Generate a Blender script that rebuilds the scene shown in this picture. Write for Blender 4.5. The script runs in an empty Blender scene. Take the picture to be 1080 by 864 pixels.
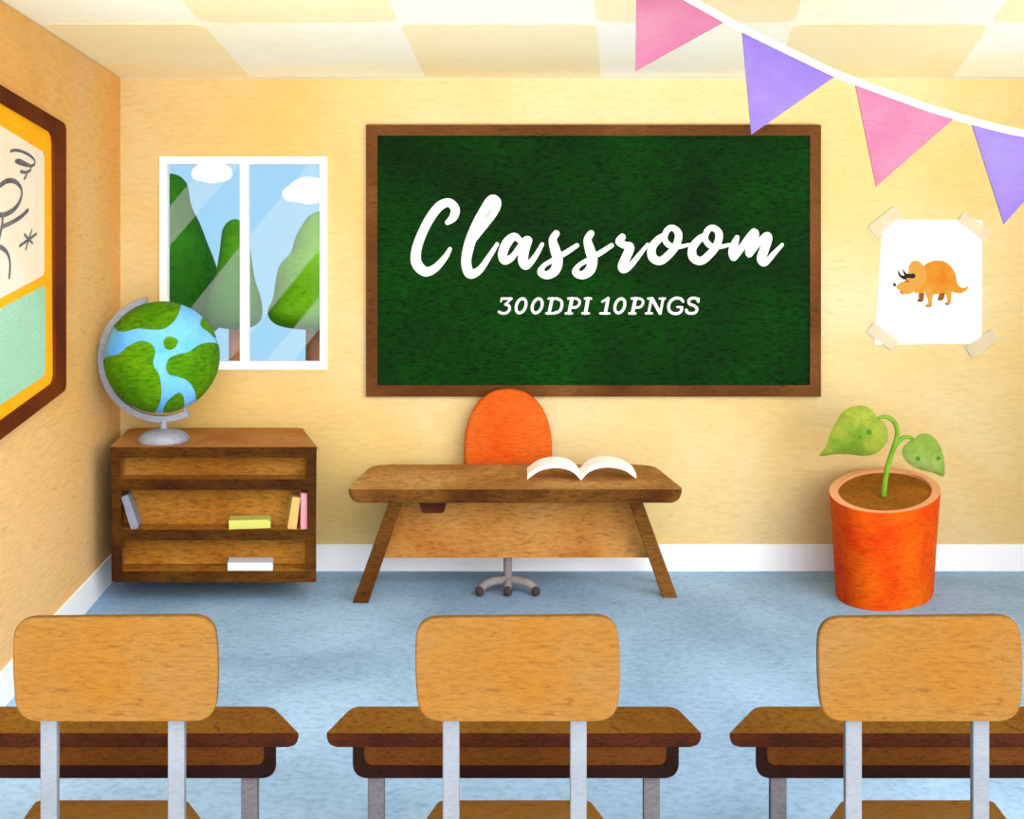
import bpy, math, random
from mathutils import Vector, noise
random.seed(7)
C = bpy.context.scene.collection
F = 1200.0; CX = 540.0; HY = 268.0; EYE = 2.2
BACK = 7.904; CEIL = 3.425
WA, WB = -1.897, -0.1042            # left wall plane: X = WA + WB*Y

def P(px, py, Y):                   # a point of the place seen at that direction from eye height
    return Vector(((px - CX) * Y / F, Y, EYE - (py - HY) * Y / F))
def PF(px, py, z):                  # same, on a horizontal plane of height z
    Y = (EYE - z) * F / (py - HY)
    return Vector(((px - CX) * Y / F, Y, z))
def lin(c):
    c = c / 255.0
    return c / 12.92 if c <= 0.04045 else ((c + 0.055) / 1.055) ** 2.4
def L3(c): return (lin(c[0]), lin(c[1]), lin(c[2]), 1)

# ------------------------------------------------------------------ materials
class NT:
    def __init__(s, name):
        s.m = bpy.data.materials.new(name); s.m.use_nodes = True
        s.t = s.m.node_tree; s.t.nodes.clear()
        s.out = s.t.nodes.new('ShaderNodeOutputMaterial')
    def n(s, kind, **kw):
        x = s.t.nodes.new(kind)
        for k, v in kw.items(): setattr(x, k, v)
        return x
    def l(s, a, b): s.t.links.new(a, b)
    def mix(s, fac, a, b, mode='MIX'):
        x = s.n('ShaderNodeMix', data_type='RGBA', blend_type=mode)
        for sock, v in ((x.inputs[0], fac), (x.inputs[6], a), (x.inputs[7], b)):
            if isinstance(v, (int, float)): sock.default_value = v
            elif isinstance(v, tuple): sock.default_value = v
            else: s.l(v, sock)
        return x.outputs[2]
def ramp(nt, src, stops):
    r = nt.n('ShaderNodeValToRGB'); e = r.color_ramp.elements
    e[0].position, e[0].color = stops[0][0], stops[0][1]
    e[1].position, e[1].color = stops[-1][0], stops[-1][1]
    for p, c in stops[1:-1]:
        x = e.new(p); x.color = c
    nt.l(src, r.inputs[0]); return r.outputs[0]
W4 = (1, 1, 1, 1); K4 = (0, 0, 0, 1)
MATS = {}
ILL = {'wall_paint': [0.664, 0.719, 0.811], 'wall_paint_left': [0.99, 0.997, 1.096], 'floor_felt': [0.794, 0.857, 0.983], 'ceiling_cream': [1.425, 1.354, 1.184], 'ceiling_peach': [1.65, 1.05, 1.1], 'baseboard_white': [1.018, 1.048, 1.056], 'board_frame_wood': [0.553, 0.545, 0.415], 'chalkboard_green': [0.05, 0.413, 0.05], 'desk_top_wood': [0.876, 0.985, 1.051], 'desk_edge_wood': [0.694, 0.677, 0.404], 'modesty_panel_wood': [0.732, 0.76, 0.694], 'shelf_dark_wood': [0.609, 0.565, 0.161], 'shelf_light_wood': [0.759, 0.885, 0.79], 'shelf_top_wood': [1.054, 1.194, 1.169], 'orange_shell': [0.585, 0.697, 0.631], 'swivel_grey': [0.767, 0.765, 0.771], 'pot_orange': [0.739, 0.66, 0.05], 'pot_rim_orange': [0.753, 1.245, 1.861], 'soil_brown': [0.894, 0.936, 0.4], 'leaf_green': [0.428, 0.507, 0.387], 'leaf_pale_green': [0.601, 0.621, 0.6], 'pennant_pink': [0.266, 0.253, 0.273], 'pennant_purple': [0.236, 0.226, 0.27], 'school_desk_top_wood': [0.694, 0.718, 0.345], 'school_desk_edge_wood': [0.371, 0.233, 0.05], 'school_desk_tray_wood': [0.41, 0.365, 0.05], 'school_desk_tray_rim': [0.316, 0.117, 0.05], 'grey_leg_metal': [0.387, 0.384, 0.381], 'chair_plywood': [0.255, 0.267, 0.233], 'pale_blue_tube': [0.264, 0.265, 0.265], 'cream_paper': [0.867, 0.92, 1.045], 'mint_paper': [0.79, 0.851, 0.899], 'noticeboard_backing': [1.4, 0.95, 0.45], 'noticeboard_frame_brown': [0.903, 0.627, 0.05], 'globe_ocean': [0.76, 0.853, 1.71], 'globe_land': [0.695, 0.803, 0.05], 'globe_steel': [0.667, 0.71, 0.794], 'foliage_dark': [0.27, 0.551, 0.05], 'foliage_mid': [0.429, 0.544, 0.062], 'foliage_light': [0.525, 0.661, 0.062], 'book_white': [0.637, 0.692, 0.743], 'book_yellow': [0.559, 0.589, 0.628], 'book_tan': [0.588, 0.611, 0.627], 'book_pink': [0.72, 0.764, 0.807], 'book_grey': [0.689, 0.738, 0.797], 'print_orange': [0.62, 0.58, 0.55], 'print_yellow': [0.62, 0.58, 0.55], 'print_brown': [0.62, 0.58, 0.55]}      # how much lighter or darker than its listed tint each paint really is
def wc(name, base, alt=None, alt2=None, big=0.8, fine=30, stretch=(1, 1, 3), grain=0.12, flecks=0.35,
       fcol=(90, 45, 10), rough=0.85, bump=0.15, fs=9):
    """pigment laid on rough fibrous paper or wood: blotches of two neighbouring pigments, fibres and grain"""
    if name in MATS: return MATS[name]
    nt = NT(name)
    alt = alt or base; alt2 = alt2 or base
    k = ILL.get(name, 1.0); k = (k,) * 3 if not hasattr(k, '__len__') else k
    def L3(c): return tuple(min(0.97, lin(c[i]) * k[i]) for i in range(3)) + (1,)
    tc = nt.n('ShaderNodeTexCoord')
    def nz(scale, detail=2, st=(1, 1, 1), rgh=0.5, off=0.0, dist=0.0):
        mp = nt.n('ShaderNodeMapping'); mp.inputs['Scale'].default_value = st
        mp.inputs['Location'].default_value = (off, off * 1.7, off * 0.6)
        nt.l(tc.outputs['Object'], mp.inputs['Vector'])
        x = nt.n('ShaderNodeTexNoise'); x.inputs['Scale'].default_value = scale
        x.inputs['Detail'].default_value = detail; x.inputs['Roughness'].default_value = rgh
        x.inputs['Distortion'].default_value = dist
        nt.l(mp.outputs[0], x.inputs['Vector']); return x.outputs['Fac']
    b = ramp(nt, nz(big, 3, dist=0.4), [(0.33, L3(alt)), (0.5, L3(base)), (0.67, L3(alt2))])
    g = ramp(nt, nz(fine, 4, stretch, 0.65, 3.1), [(0.3, (1 - grain * 2.2,) * 3 + (1,)), (0.52, W4), (0.75, (1 + grain,) * 3 + (1,))])
    c = nt.mix(1.0, b, g, 'MULTIPLY')
    if flecks > 0:
        f = ramp(nt, nz(fs, 5, (stretch[0], stretch[1], stretch[2]), 0.6, 11.3, 1.2), [(0.60, K4), (0.68, W4)])
        mul = nt.n('ShaderNodeMath', operation='MULTIPLY'); nt.l(f, mul.inputs[0]); mul.inputs[1].default_value = flecks
        c = nt.mix(mul.outputs[0], c, L3(fcol))
    bs = nt.n('ShaderNodeBsdfPrincipled')
    bs.inputs['Roughness'].default_value = rough
    bs.inputs['Specular IOR Level'].default_value = 0.12
    nt.l(c, bs.inputs['Base Color'])
    if bump > 0:
        bp = nt.n('ShaderNodeBump'); bp.inputs['Strength'].default_value = bump; bp.inputs['Distance'].default_value = 0.01
        nt.l(nz(fine, 4, stretch, 0.65, 3.1), bp.inputs['Height']); nt.l(bp.outputs[0], bs.inputs['Normal'])
    nt.l(bs.outputs[0], nt.out.inputs[0])
    MATS[name] = nt.m
    return nt.m
def plain(name, c, rough=0.9):
    return wc(name, c, grain=0.01, flecks=0, bump=0, rough=rough)
def film(name, c, opacity):
    nt = NT(name)
    tr = nt.n('ShaderNodeBsdfTransparent'); d = nt.n('ShaderNodeBsdfDiffuse')
    d.inputs[0].default_value = L3(c); mx = nt.n('ShaderNodeMixShader'); mx.inputs[0].default_value = opacity
    nt.l(tr.outputs[0], mx.inputs[1]); nt.l(d.outputs[0], mx.inputs[2]); nt.l(mx.outputs[0], nt.out.inputs[0])
    return nt.m
def glass(name):
    nt = NT(name)
    tr = nt.n('ShaderNodeBsdfTransparent'); tr.inputs[0].default_value = (0.98, 0.99, 1, 1)
    d = nt.n('ShaderNodeBsdfGlossy'); d.inputs[1].default_value = 0.05
    mx = nt.n('ShaderNodeMixShader'); mx.inputs[0].default_value = 0.003
    nt.l(tr.outputs[0], mx.inputs[1]); nt.l(d.outputs[0], mx.inputs[2]); nt.l(mx.outputs[0], nt.out.inputs[0])
    return nt.m

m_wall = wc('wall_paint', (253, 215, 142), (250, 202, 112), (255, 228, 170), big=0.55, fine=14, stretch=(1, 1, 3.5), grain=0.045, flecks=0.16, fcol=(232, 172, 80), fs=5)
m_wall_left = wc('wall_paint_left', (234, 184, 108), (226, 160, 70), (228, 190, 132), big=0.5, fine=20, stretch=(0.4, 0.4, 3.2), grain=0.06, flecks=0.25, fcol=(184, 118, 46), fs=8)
m_floor = wc('floor_felt', (158, 189, 212), (139, 169, 192), (176, 207, 231), big=0.75, fine=30, stretch=(0.8, 1.0, 1), grain=0.10, flecks=0.22, fcol=(92, 118, 145), fs=11)
m_ceil = wc('ceiling_cream', (255, 245, 215), (255, 242, 204), (255, 248, 226), big=0.5, fine=10, grain=0.015, flecks=0)
m_ceil2 = wc('ceiling_peach', (254, 232, 182), (253, 226, 170), (255, 236, 192), big=0.5, fine=10, grain=0.015, flecks=0)
m_base = plain('baseboard_white', (240, 240, 243))
m_white = plain('frame_white', (255, 255, 255))
m_paper = plain('paper_white', (255, 255, 255))
m_frame = wc('board_frame_wood', (124, 76, 40), (104, 60, 30), (146, 96, 56), big=1.2, fine=24, grain=0.14, flecks=0.5, fcol=(60, 28, 8))
m_chalk = wc('chalkboard_green', (14, 70, 16), (6, 46, 8), (34, 90, 24), big=0.8, fine=26, stretch=(0.8, 1, 3.0), grain=0.5, flecks=0.6, fcol=(4, 34, 6), fs=10, bump=0.3)
m_top = wc('desk_top_wood', (180, 124, 64), (160, 104, 46), (198, 146, 86), big=1.6, fine=26, stretch=(0.7, 1.2, 3), grain=0.22, flecks=0.5, fcol=(92, 48, 12), fs=12)
m_edge = wc('desk_edge_wood', (122, 78, 36), (84, 44, 16), (140, 94, 48), big=1.6, fine=26, stretch=(0.7, 1, 3), grain=0.28, flecks=0.6, fcol=(48, 18, 4), fs=14)
m_panel = wc('modesty_panel_wood', (196, 134, 68), (184, 112, 48), (210, 152, 90), big=1.3, fine=26, stretch=(0.7, 1, 3), grain=0.18, flecks=0.5, fcol=(110, 52, 10), fs=12)
m_shelf_d = wc('shelf_dark_wood', (96, 58, 22), (66, 34, 10), (110, 70, 30), big=1.8, fine=30, stretch=(0.7, 1, 3), grain=0.32, flecks=0.6, fcol=(40, 16, 2), fs=13)
m_shelf_l = wc('shelf_light_wood', (176, 112, 42), (164, 98, 32), (190, 128, 58), big=1.5, fine=28, stretch=(0.7, 1, 3), grain=0.24, flecks=0.5, fcol=(100, 50, 8), fs=13)
m_shelf_t = wc('shelf_top_wood', (172, 110, 54), (160, 92, 40), (184, 124, 68), big=1.5, fine=26, grain=0.12, flecks=0.4, fcol=(110, 56, 16), fs=12)
m_sd_top = wc('school_desk_top_wood', (142, 92, 34), (126, 76, 22), (154, 104, 44), big=2.5, fine=45, grain=0.22, flecks=0.6, fcol=(64, 30, 4), fs=22)
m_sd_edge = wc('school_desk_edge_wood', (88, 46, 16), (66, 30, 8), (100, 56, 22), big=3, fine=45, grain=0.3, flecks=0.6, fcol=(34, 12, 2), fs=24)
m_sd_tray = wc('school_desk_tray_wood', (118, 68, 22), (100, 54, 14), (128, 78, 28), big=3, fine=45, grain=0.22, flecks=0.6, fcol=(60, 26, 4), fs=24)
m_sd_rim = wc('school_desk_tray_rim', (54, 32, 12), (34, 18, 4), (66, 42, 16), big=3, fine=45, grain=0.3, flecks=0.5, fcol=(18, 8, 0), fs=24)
m_sd_leg = wc('grey_leg_metal', (138, 136, 142), (126, 124, 128), (148, 148, 154), big=3, fine=50, grain=0.16, flecks=0.4, fcol=(90, 88, 92), fs=26)
m_plywood = wc('chair_plywood', (222, 154, 72), (228, 148, 48), (218, 160, 92), big=2.6, fine=56, stretch=(0.6, 1, 3), grain=0.12, flecks=0.5, fcol=(160, 84, 16), fs=26)
m_tube = wc('pale_blue_tube', (200, 211, 224), (188, 200, 213), (210, 220, 232), big=4, fine=50, grain=0.06, flecks=0.2, fcol=(150, 162, 176), fs=26)
m_orange = wc('orange_shell', (252, 108, 36), (250, 92, 22), (254, 124, 52), big=2, fine=28, stretch=(0.6, 1, 3), grain=0.16, flecks=0.5, fcol=(208, 40, 8), fs=12)
m_grey = wc('swivel_grey', (146, 138, 138), (132, 126, 126), (158, 150, 148), big=5, fine=60, grain=0.10, flecks=0.3, fcol=(90, 84, 84))
m_dark = plain('dark_rubber', (62, 54, 52))
m_steel = wc('globe_steel', (172, 172, 178), (152, 152, 158), (190, 190, 196), big=3, fine=34, grain=0.10, flecks=0.35, fcol=(120, 120, 124), fs=14)
m_ocean = wc('globe_ocean', (128, 202, 246), (96, 180, 240), (172, 222, 250), big=2.2, fine=26, grain=0.06, flecks=0.3, fcol=(70, 150, 210), fs=12)
m_land = wc('globe_land', (92, 148, 10), (74, 130, 6), (112, 160, 26), big=3, fine=26, stretch=(.8, .8, 2.8), grain=0.24, flecks=0.5, fcol=(40, 88, 4), fs=14)
m_pot = wc('pot_orange', (244, 96, 12), (236, 64, 8), (250, 118, 20), big=2.4, fine=26, stretch=(0.6, 0.6, 3), grain=0.17, flecks=0.5, fcol=(206, 34, 4), fs=12)
m_rim = wc('pot_rim_orange', (254, 148, 88), grain=0.03, flecks=0.1, bump=0)
m_soil = wc('soil_brown', (152, 92, 28), (130, 84, 24), (168, 100, 34), big=4, fine=34, stretch=(1, 2, 1), grain=0.2, flecks=0.6, fcol=(84, 40, 8), fs=16)
m_leaf = wc('leaf_green', (164, 188, 66), (138, 172, 46), (214, 212, 92), big=5, fine=30, grain=0.08, flecks=0.35, fcol=(110, 140, 30), fs=12)
m_leaf2 = wc('leaf_pale_green', (158, 190, 84), (132, 168, 58), (184, 206, 120), big=4, fine=30, grain=0.08, flecks=0.35, fcol=(100, 140, 40), fs=12)
m_spot = plain('leaf_spot_green', (62, 124, 32))
m_stem = wc('stem_green', (112, 156, 44), (92, 136, 34), (130, 172, 54), big=8, fine=40, grain=0.06, flecks=0.3, fcol=(60, 98, 20))
m_pink = wc('pennant_pink', (250, 158, 192), (247, 142, 180), (252, 178, 202), big=2.5, fine=20, grain=0.03, flecks=0.25, fcol=(230, 110, 150), fs=10)
m_purple = wc('pennant_purple', (188, 160, 252), (178, 148, 250), (204, 182, 254), big=2.5, fine=20, grain=0.03, flecks=0.25, fcol=(156, 126, 226), fs=10)
m_ribbon = plain('ribbon_white', (255, 255, 255))
m_nb_frame = wc('noticeboard_frame_brown', (104, 52, 10), (88, 40, 6), (114, 60, 16), big=1.6, fine=30, grain=0.16, flecks=0.5, fcol=(56, 22, 2), fs=12)
m_nb_mat = wc('noticeboard_backing', (253, 182, 34), (251, 176, 26), (254, 188, 44), big=1.5, fine=18, grain=0.03, flecks=0.3, fcol=(236, 150, 16), fs=9)
m_cream = wc('cream_paper', (254, 234, 200), (252, 228, 186), (254, 238, 212), big=1.5, fine=18, grain=0.02, flecks=0)
m_mint = wc('mint_paper', (178, 226, 190), (168, 220, 178), (186, 230, 200), big=1.5, fine=26, stretch=(1, 1, 3), grain=0.05, flecks=0.2, fcol=(140, 200, 156), fs=9)
m_char = wc('charcoal_line', (98, 98, 108), (84, 84, 94), (116, 116, 124), big=8, fine=90, stretch=(1, 1, 1), grain=0.2, flecks=0.4, fcol=(190, 180, 165), fs=60, bump=0)
m_tree1 = wc('foliage_dark', (44, 98, 18), (32, 80, 12), (60, 116, 24), big=1.0, fine=12, grain=0.25, flecks=0.5, fcol=(20, 60, 6), fs=5)
m_tree2 = wc('foliage_mid', (70, 130, 28), (54, 116, 20), (84, 142, 40), big=1.0, fine=12, grain=0.22, flecks=0.5, fcol=(40, 90, 12), fs=5)
m_tree3 = wc('foliage_light', (116, 168, 44), (100, 154, 32), (134, 182, 62), big=1.0, fine=12, grain=0.2, flecks=0.4, fcol=(76, 130, 20), fs=5)
m_bark = wc('bark_brown', (140, 84, 56), (122, 66, 38), (152, 98, 70), big=2, fine=16, grain=0.15, flecks=0.5, fcol=(80, 38, 18), fs=7)
m_grass = wc('lawn', (120, 165, 70), (104, 150, 56), (138, 178, 86), big=0.3, fine=8, grain=0.15, flecks=0.3, fcol=(70, 110, 30))
m_cloud = plain('cloud_white', (250, 254, 255))
m_glass = glass('window_glass')
m_glare = film('glare_film', (204, 218, 218), 0.115)  # pale see-through tint imitating reflections on the glass
m_tape = film('sticky_tape', (228, 212, 184), 0.5)
m_tape_e = plain('tape_edge_blue', (178, 206, 214))

# ------------------------------------------------------------------ mesh helpers
class M:
    def __init__(s): s.v = []; s.f = []; s.mi = []
    def add(s, verts, faces, mi=0):
        o = len(s.v); s.v += [Vector(v) for v in verts]
        s.f += [tuple(i + o for i in f) for f in faces]
        s.mi += ([mi] * len(faces)) if isinstance(mi, int) else list(mi)
        return s
    def box(s, x0, x1, y0, y1, z0, z1, mi=0):
        v = [(x, y, z) for z in (z0, z1) for y in (y0, y1) for x in (x0, x1)]
        return s.hexa(v, mi)
    def hexa(s, v, mi=0):       # 8 verts: index bits x,y,z
        return s.add(v, [(0, 2, 3, 1), (4, 5, 7, 6), (0, 1, 5, 4), (2, 6, 7, 3), (0, 4, 6, 2), (1, 3, 7, 5)], mi)
    def prism(s, a, b, mi=0, mside=None):   # a,b: matching loops (front, back)
        n = len(a); f = [tuple(range(n)), tuple(range(2 * n - 1, n - 1, -1))]
        m = [mi, mi]
        for i in range(n):
            j = (i + 1) % n; f.append((i, i + n, j + n, j)); m.append(mi if mside is None else mside)
        return s.add(list(a) + list(b), f, m)
    def ext(s, pts, d, mi=0, mside=None):
        d = Vector(d); return s.prism(pts, [Vector(p) + d for p in pts], mi, mside)
    def loft(s, rings, mi=0, cap0=True, cap1=True, closed=True, mis=None):
        n = len(rings[0]); v = [p for r in rings for p in r]; f = []; m = []
        for k in range(len(rings) - 1):
            for i in range(n if closed else n - 1):
                j = (i + 1) % n
                f.append((k * n + i, k * n + j, (k + 1) * n + j, (k + 1) * n + i)); m.append(mi if mis is None else mis[k])
        if cap0: f.append(tuple(range(n - 1, -1, -1))); m.append(mi if mis is None else mis[0])
        if cap1: f.append(tuple(range((len(rings) - 1) * n, len(rings) * n))); m.append(mi if mis is None else mis[-1])
        return s.add(v, f, m)
    def tube(s, pts, rad, seg=12, mi=0, flat=1.0, fdir=(0, 1, 0), caps=True):
        """round tube through pts; flat<1 squashes it along fdir"""
        pts = [Vector(p) for p in pts]; n = len(pts)
        if not hasattr(rad, '__len__'): rad = [rad] * n
        fd = Vector(fdir).normalized(); rings = []
        def ring(c, t, r):
            u = t.cross(fd)
            if u.length < 1e-5: u = t.cross(Vector((1, 0, 0)))
            u.normalize(); w = u.cross(t).normalized()
            out = []
            for k in range(seg):
                a = 2 * math.pi * k / seg
                q = u * math.cos(a) * r + w * math.sin(a) * r
                if flat != 1.0: q -= fd * q.dot(fd) * (1 - flat)
                out.append(c + q)
            return out
        for i in range(n):
            t = (pts[min(i + 1, n - 1)] - pts[max(i - 1, 0)])
            t = t.normalized() if t.length > 1e-9 else Vector((0, 0, 1))
            if i == 0 and caps:
                for q in (1.0, 0.8, 0.45): rings.append(ring(pts[0] - t * rad[0] * q, t, rad[0] * math.sqrt(max(0.004, 1 - q * q))))
            rings.append(ring(pts[i], t, rad[i]))
            if i == n - 1 and caps:
                for q in (0.45, 0.8, 1.0): rings.append(ring(pts[-1] + t * rad[-1] * q, t, rad[-1] * math.sqrt(max(0.004, 1 - q * q))))
        return s.loft(rings, mi)
    def lathe(s, c, prof, seg=48, sx=1.0, sy=1.0, mi=0, mis=None, wob=0.0, cap=True):
        c = Vector(c); rings = []
        for r, z in prof:
            rg = []
            for k in range(seg):
                a = 2 * math.pi * k / seg
                rr = r
                if wob: rr *= 1 + wob * noise.noise(Vector((math.cos(a) * 1.5 + c.x, math.sin(a) * 1.5 + c.y, z * 2.5)))
                rg.append(c + Vector((math.cos(a) * rr * sx, math.sin(a) * rr * sy, z)))
            rings.append(rg)
        return s.loft(rings, mi, cap, cap, mis=mis)

def obj(name, m, mats, parent=None, smooth=False, bevel=0, root=None, seg=2):
    off = Vector((0, 0, 0))
    p = parent
    while p is not None: off += p.location; p = p.parent
    me = bpy.data.meshes.new(name)
    me.from_pydata([tuple(v - off) for v in m.v], [], m.f)
    if not isinstance(mats, (list, tuple)): mats = [mats]
    for x in mats: me.materials.append(x)
    for i, q in enumerate(me.polygons):
        q.material_index = m.mi[i]; q.use_smooth = smooth
    me.validate(); me.update()
    import bmesh
    b = bmesh.new(); b.from_mesh(me); bmesh.ops.recalc_face_normals(b, faces=b.faces); b.to_mesh(me); b.free()
    o = bpy.data.objects.new(name, me); C.objects.link(o)
    if parent: o.parent = parent
    if bevel:
        bv = o.modifiers.new('soft', 'BEVEL'); bv.width = bevel; bv.segments = seg; bv.limit_method = 'ANGLE'; bv.angle_limit = 0.6
    if smooth and hasattr(me, 'set_sharp_from_angle'): me.set_sharp_from_angle(angle=0.8)
    return o
def tag(o, label, cat, group=None):
    o['label'] = label; o['category'] = cat
    if group: o['group'] = group
    return o
def thing(name, label, cat, loc, group=None):
    o = bpy.data.objects.new(name, None); C.objects.link(o); o.location = loc; o.empty_display_size = 0.1
    return tag(o, label, cat, group)
def struct(name, m, mats, parent=None, **kw):
    o = obj(name, m, mats, parent, **kw); o['kind'] = 'structure'; return o

def smooth(pts, n=8, closed=False):
    """Catmull-Rom through points of any dimension"""
    pts = [tuple(p) for p in pts]; N = len(pts); out = []
    rng = range(N if closed else N - 1)
    for i in rng:
        g = (lambda k: pts[k % N]) if closed else (lambda k: pts[max(0, min(N - 1, k))])
        a, b, c, d = g(i - 1), g(i), g(i + 1), g(i + 2)
        for k in range(n):
            t = k / n
            out.append(tuple(0.5 * ((2 * b[j]) + (-a[j] + c[j]) * t + (2 * a[j] - 5 * b[j] + 4 * c[j] - d[j]) * t * t + (-a[j] + 3 * b[j] - 3 * c[j] + d[j]) * t ** 3) for j in range(len(b))))
    if not closed: out.append(pts[-1])
    return out
def rounded(poly, r, n=6):
    """2-D polygon with its corners rounded; r one number or one per corner"""
    N = len(poly); out = []
    if not hasattr(r, '__len__'): r = [r] * N
    for i in range(N):
        p = Vector(poly[i][:2]); a = Vector(poly[i - 1][:2]); b = Vector(poly[(i + 1) % N][:2])
        if r[i] <= 0: out.append((p.x, p.y)); continue
        da, db = (a - p), (b - p); q = min(r[i], da.length * 0.49, db.length * 0.49)
        s, e = p + da.normalized() * q, p + db.normalized() * q
        for k in range(n + 1):
            t = k / n; u = s * (1 - t) ** 2 + p * 2 * t * (1 - t) + e * t * t
            out.append((u.x, u.y))
    return out
def rpx(poly, r, Y, n=6): return [P(x, y, Y) for x, y in rounded(poly, r, n)]

# ------------------------------------------------------------------ the room
XR = 4.6; Y0 = 2.6
def wl(Y): return WA + WB * Y
struct('floor', M().add([(wl(2.4), 2.4, 0), (XR, 2.4, 0), (XR, BACK, 0), (wl(BACK), BACK, 0), (wl(2.4), 2.4, -0.1), (XR, 2.4, -0.1), (XR, BACK, -0.1), (wl(BACK), BACK, -0.1)],
       [(0, 1, 2, 3), (7, 6, 5, 4), (0, 4, 5, 1), (1, 5, 6, 2), (2, 6, 7, 3), (3, 7, 4, 0)]), m_floor)
# back wall around the window opening
ox0, ox1 = P(172, 0, BACK).x, P(341, 0, BACK).x
oz1, oz0 = P(0, 169, BACK).z, P(0, 386, BACK).z
wb = M(); xa = wl(BACK) - 0.1
for a in ((xa, ox0, 0, CEIL), (ox1, XR, 0, CEIL), (ox0, ox1, 0, oz0), (ox0, ox1, oz1, CEIL)):
    wb.box(a[0], a[1], BACK, BACK + 0.08, a[2], a[3])
struct('wall_back', wb, m_wall)
YL = 3.2
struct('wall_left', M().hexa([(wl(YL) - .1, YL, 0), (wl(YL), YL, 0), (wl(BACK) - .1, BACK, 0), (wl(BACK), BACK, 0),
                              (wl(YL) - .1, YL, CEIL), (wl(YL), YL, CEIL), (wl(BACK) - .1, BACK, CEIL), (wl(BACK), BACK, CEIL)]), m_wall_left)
struct('wall_right', M().box(XR, XR + .1, 4.4, BACK, 0, CEIL), m_wall)
# ceiling: cream with peach tiles in a fan-like checker
YC0 = 4.2
ce = M().box(-2.8, XR, YC0, BACK, CEIL + 0.004, CEIL + 0.1, 0)
def tline(k, Y): return -0.60 + k * (1.22 - 0.092 * (BACK - Y))
rows = [(BACK, 6.07), (6.03, 4.22)]
for ri, (ya, yb) in enumerate(rows):
    for k in range(-3, 5):
        if (k + ri) % 2: continue
        q = [(tline(k, ya), ya), (tline(k + 1, ya), ya), (tline(k + 1, yb), yb), (tline(k, yb), yb)]
        q = [(max(wl(y) + 0.0, min(XR, x)), y) for x, y in q]
        if abs(q[0][0] - q[1][0]) < 0.05 and abs(q[2][0] - q[3][0]) < 0.05: continue
        if k == -2 and ri == 0: q[0] = (wl(ya), ya); q[3] = (wl(yb), yb)
        rr = rounded(q, [0, 0, 0.12, 0.12] if ri == 0 else 0.12)
        ce.ext([(x, y, CEIL + .0025) for x, y in rr], (0, 0, 0.003), 1)
struct('ceiling', ce, [m_ceil, m_ceil2])
bh = 28 * BACK / F
struct('baseboard_back', M().box(wl(BACK), XR, BACK - 0.012, BACK, 0, bh), m_base)
struct('baseboard_left', M().hexa([(wl(YL), YL, 0), (wl(YL) + .012, YL, 0), (wl(BACK), BACK, 0), (wl(BACK) + .012, BACK, 0),
                                   (wl(YL), YL, bh), (wl(YL) + .012, YL, bh), (wl(BACK), BACK, bh), (wl(BACK) + .012, BACK, bh)]), m_base)

# window
win = bpy.data.objects.new('window_1', None); C.objects.link(win); win['kind'] = 'structure'; win['label'] = 'white framed two-pane window in the back wall beside the globe'
win.location = P(256, 388, BACK)
def pxbox(m, x0, x1, y0, y1, Ya, Yb, mi=0):
    a, b = P(x0, y1, Ya), P(x1, y0, Ya)
    return m.box(a.x, b.x, Ya, Yb, a.z, b.z, mi)
YW = BACK - 0.02
fm = M(); pxbox(fm, 168, 176, 165, 390, YW, YW + .06); pxbox(fm, 337.5, 345, 165, 390, YW, YW + .06)
pxbox(fm, 176, 337.5, 165, 173, YW, YW + .06); pxbox(fm, 176, 337.5, 381.5, 390, YW, YW + .06)
struct('window_frame', fm, m_white, win)
fm = M(); pxbox(fm, 253, 262, 173, 381.5, YW + .002, YW + .05); struct('mullion', fm, m_white, win)
YG = YW + 0.03
for (a, b) in ((176, 253), (262, 337.5)):
    g = M(); pxbox(g, a, b, 173, 381.5, YG, YG + .004); struct('window_pane', g, m_glass, win)
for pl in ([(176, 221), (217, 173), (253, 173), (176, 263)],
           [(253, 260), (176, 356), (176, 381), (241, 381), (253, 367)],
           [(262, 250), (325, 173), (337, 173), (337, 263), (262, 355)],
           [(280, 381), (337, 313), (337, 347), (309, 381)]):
    o = struct('glare_band', M().ext([P(x, y, YG - .003) for x, y in pl], (0, .002, 0)), m_glare, win)  # painted glass reflections: pale diagonal strips just before the panes

# outside: lawn, trees, clouds
o = struct('lawn', M().box(-9, 6, BACK + 0.2, 19, -0.15, -0.02), m_grass)
def tree(cx, Y, prof, trunk, mat, label, sc=1):
    t = thing('tree', label, 'tree', (P(cx, 0, Y).x, Y, -0.02), 'trees outside the window')
    s = Y / F
    pf = smooth([(r * s, EYE - (y - HY) * s + 0.02) for y, r in prof], 5)
    pf = [(max(r, 0.002), z) for r, z in pf]
    obj('crown', M().lathe((P(cx, 0, Y).x, Y, -0.02), pf, 40, mi=0, wob=0.04), mat, t, smooth=True)
    zt = EYE - (prof[-1][0] - 12 - HY) * s
    r = trunk[1] * s; tx = P(trunk[0], 0, Y).x
    obj('trunk', M().lathe((tx, Y, 0), [(r * 1.6, -0.02), (r * 1.2, 0.15), (r, 0.5), (r * 0.95, zt)], 20), m_bark, t, smooth=True)
tree(181, 14.0, [(183, 0), (185, 7), (190, 13), (197, 16.5), (217, 20), (236, 29), (258, 37), (288, 47), (320, 52), (342, 50), (352, 38), (355, 0)], (181, 9), m_tree1,
     'tall dark green tree outside the left side of the window')
tree(248, 13.0, [(231, 0), (232.5, 5), (237, 10), (245, 13.5), (262, 15.5), (282, 18.5), (296, 21), (310, 25.5), (326, 28), (338, 26), (345, 17), (347.5, 0)], (248.5, 7.2), m_tree2,
     'slim mid-green tree behind the white centre bar of the window')
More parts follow.
